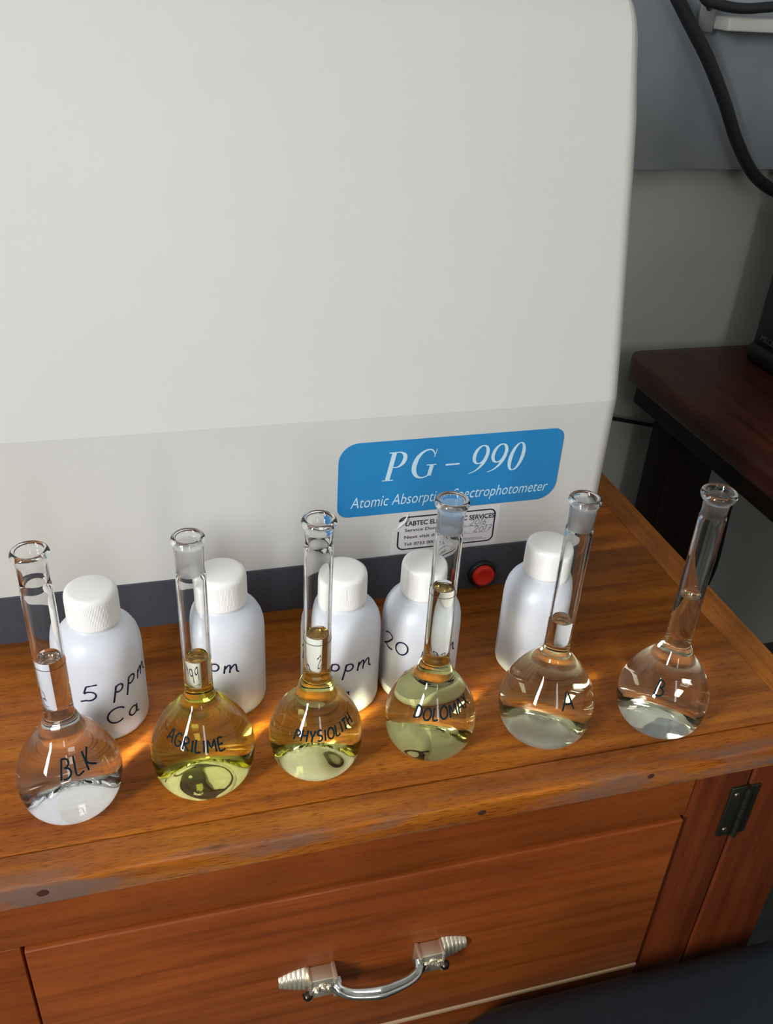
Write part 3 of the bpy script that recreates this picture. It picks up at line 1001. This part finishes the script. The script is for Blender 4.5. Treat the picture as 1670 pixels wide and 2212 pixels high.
# ------------------------------------------------------------------ on the wall
# grey sheet with shallow vertical waves
V, F = [], []
nx = 60
for i in range(nx + 1):
    x = 0.30 + 1.3 * i / nx
    w = 0.0045 * math.sin(x * 46) * math.exp(-((x - 0.68) / 0.10) ** 2)
    for yy, zz in ((WY - 0.028 + w, 0.216), (WY - 0.028 + w, 0.95), (WY - 0.001, 0.95), (WY - 0.001, 0.216)):
        V.append((x, yy, zz))
for i in range(nx):
    for j in range(4):
        F.append([i * 4 + j, i * 4 + (j + 1) % 4, (i + 1) * 4 + (j + 1) % 4, (i + 1) * 4 + j])
F += [[0, 1, 2, 3], [nx * 4 + 3, nx * 4 + 2, nx * 4 + 1, nx * 4]]
tag(mesh('wall_board', V, F, SHEETM, None, True, 40), 'grey painted board fixed to the upper wall behind the machine', 'board')

tr = thing('cable_trunking', (1.1, 0.71, 0.392), 'pale plastic cable trunking on the grey board, upper right', 'trunking')
box('trunking_box', (0.6960, 0.690, 0.392), (1.55, 0.7325, 0.4075), WHITEP, tr, 0.002)
box('end_bracket', (0.672, 0.722, 0.388), (0.6955, 0.7325, 0.450), GALV, tr, 0.001)
V, F, _ = lathe([(0, 0.002), (0.004, 0.0018), (0.006, 0)], 16)
mesh('bracket_screw', [Vector((0.684 + v.x, 0.722 - v.z, 0.418 + v.y)) for v in V], F, SCREWM, tr, True)

cab1 = [(0.52, 0.70, 0.535), (0.580, 0.70, 0.470), (0.6143, 0.70, 0.433), (0.6459, 0.70, 0.3987), (0.6838, 0.70, 0.3576), (0.7219, 0.70, 0.3084), (0.7533, 0.70, 0.2622), (0.7874, 0.70, 0.2228), (0.8166, 0.70, 0.202), (0.8517, 0.70, 0.189), (0.92, 0.70, 0.180), (1.05, 0.69, 0.19), (1.2, 0.69, 0.25)]
tag(mesh('power_cable', *tube(cr(cab1, 6), 0.0085, 12), RUBBER, None, True, None), 'thick black cable hanging down across the grey board', 'cable')
lp2 = [(0.58, 0.675, 0.50), (0.6393, 0.675, 0.4320), (0.6613, 0.675, 0.4225), (0.6953, 0.675, 0.4185), (0.7282, 0.675, 0.4205), (0.7537, 0.675, 0.4260), (0.80, 0.675, 0.455), (0.82, 0.675, 0.52), (0.78, 0.675, 0.58)]
tag(mesh('cable_loop', *tube(cr(lp2, 8), 0.0062, 12), RUBBER, None, True, None), 'black cable loop in front of the pale trunking, top right corner', 'cable')
cab3 = [(0.50, 0.74, -0.125), (0.60, 0.735, -0.150), (0.652, 0.735, -0.168), (0.72, 0.735, -0.185), (0.80, 0.735, -0.205), (0.90, 0.735, -0.235), (0.945, 0.735, -0.30), (0.952, 0.735, -0.40), (0.957, 0.735, -0.50), (0.948, 0.735, -0.56), (0.93, 0.735, -0.64), (0.92, 0.735, -0.73)]
tag(mesh('thin_cable', *tube(cr(cab3, 6), 0.0034, 8), RUBBER, None, True, None), 'thin black wire running low along the wall behind the desk leg', 'cable')

# ------------------------------------------------------------------ chair in the near right corner
ch = thing('chair', (0.36, -0.36, FZ), 'dark navy upholstered chair pushed against the cabinet, lower right corner', 'chair')


def cushion(x0, x1, y0, y1, z0, z1, r):
    outl = rrect(x0, y0, x1, y1, r, 10)
    cx, cy = (x0 + x1) / 2, (y0 + y1) / 2
    lay = []
    for s, z in ((0.93, z0), (0.985, z0 + 0.01), (1.0, (z0 + z1) / 2), (0.985, z1 - 0.014), (0.955, z1 - 0.005), (0.90, z1), (0.5, z1 + 0.004)):
        lay.append([Vector((cx + (a - cx) * s, cy + (b - cy) * s, z)) for a, b in outl])
    k = len(outl)
    V = [p for L in lay for p in L]
    F = [list(range(k))[::-1], [(len(lay) - 1) * k + i for i in range(k)]]
    for a in range(len(lay) - 1):
        F += [[a * k + i, a * k + (i + 1) % k, (a + 1) * k + (i + 1) % k, (a + 1) * k + i] for i in range(k)]
    return V, F


mesh('seat', *cushion(0.065, 0.60, -0.60, -0.106, -0.285, -0.212, 0.09), NAVY, ch, True, None)
box('seat_shell', (0.10, -0.56, -0.300), (0.56, -0.15, -0.283), BLACKP, ch, 0.006)
V, F, _ = lathe([(0, 0.08), (0.028, 0.08), (0.028, 0.26), (0.018, 0.27), (0.018, 0.452), (0, 0.452)], 20, (0.33, -0.36, FZ))
mesh('post', V, F, BLACKP, ch, True, 40)
for i in range(5):
    a = 2 * PI * i / 5 + 0.3
    d = Vector((math.cos(a), math.sin(a), 0))
    c = Vector((0.33, -0.36, FZ))
    P = [c + Vector((0, 0, 0.10)) + d * 0.02, c + Vector((0, 0, 0.095)) + d * 0.12, c + Vector((0, 0, 0.07)) + d * 0.23]
    mesh('base_leg', *tube(P, [0.024, 0.019, 0.014], 10), BLACKP, ch, True, 50)
    n = Vector((-d.y, d.x, 0))
    w = c + d * 0.235 + Vector((0, 0, 0.026))
    mesh('caster', *tube([w - n * 0.02, w + n * 0.02], 0.026, 18), BLACKP, ch, True, 40)
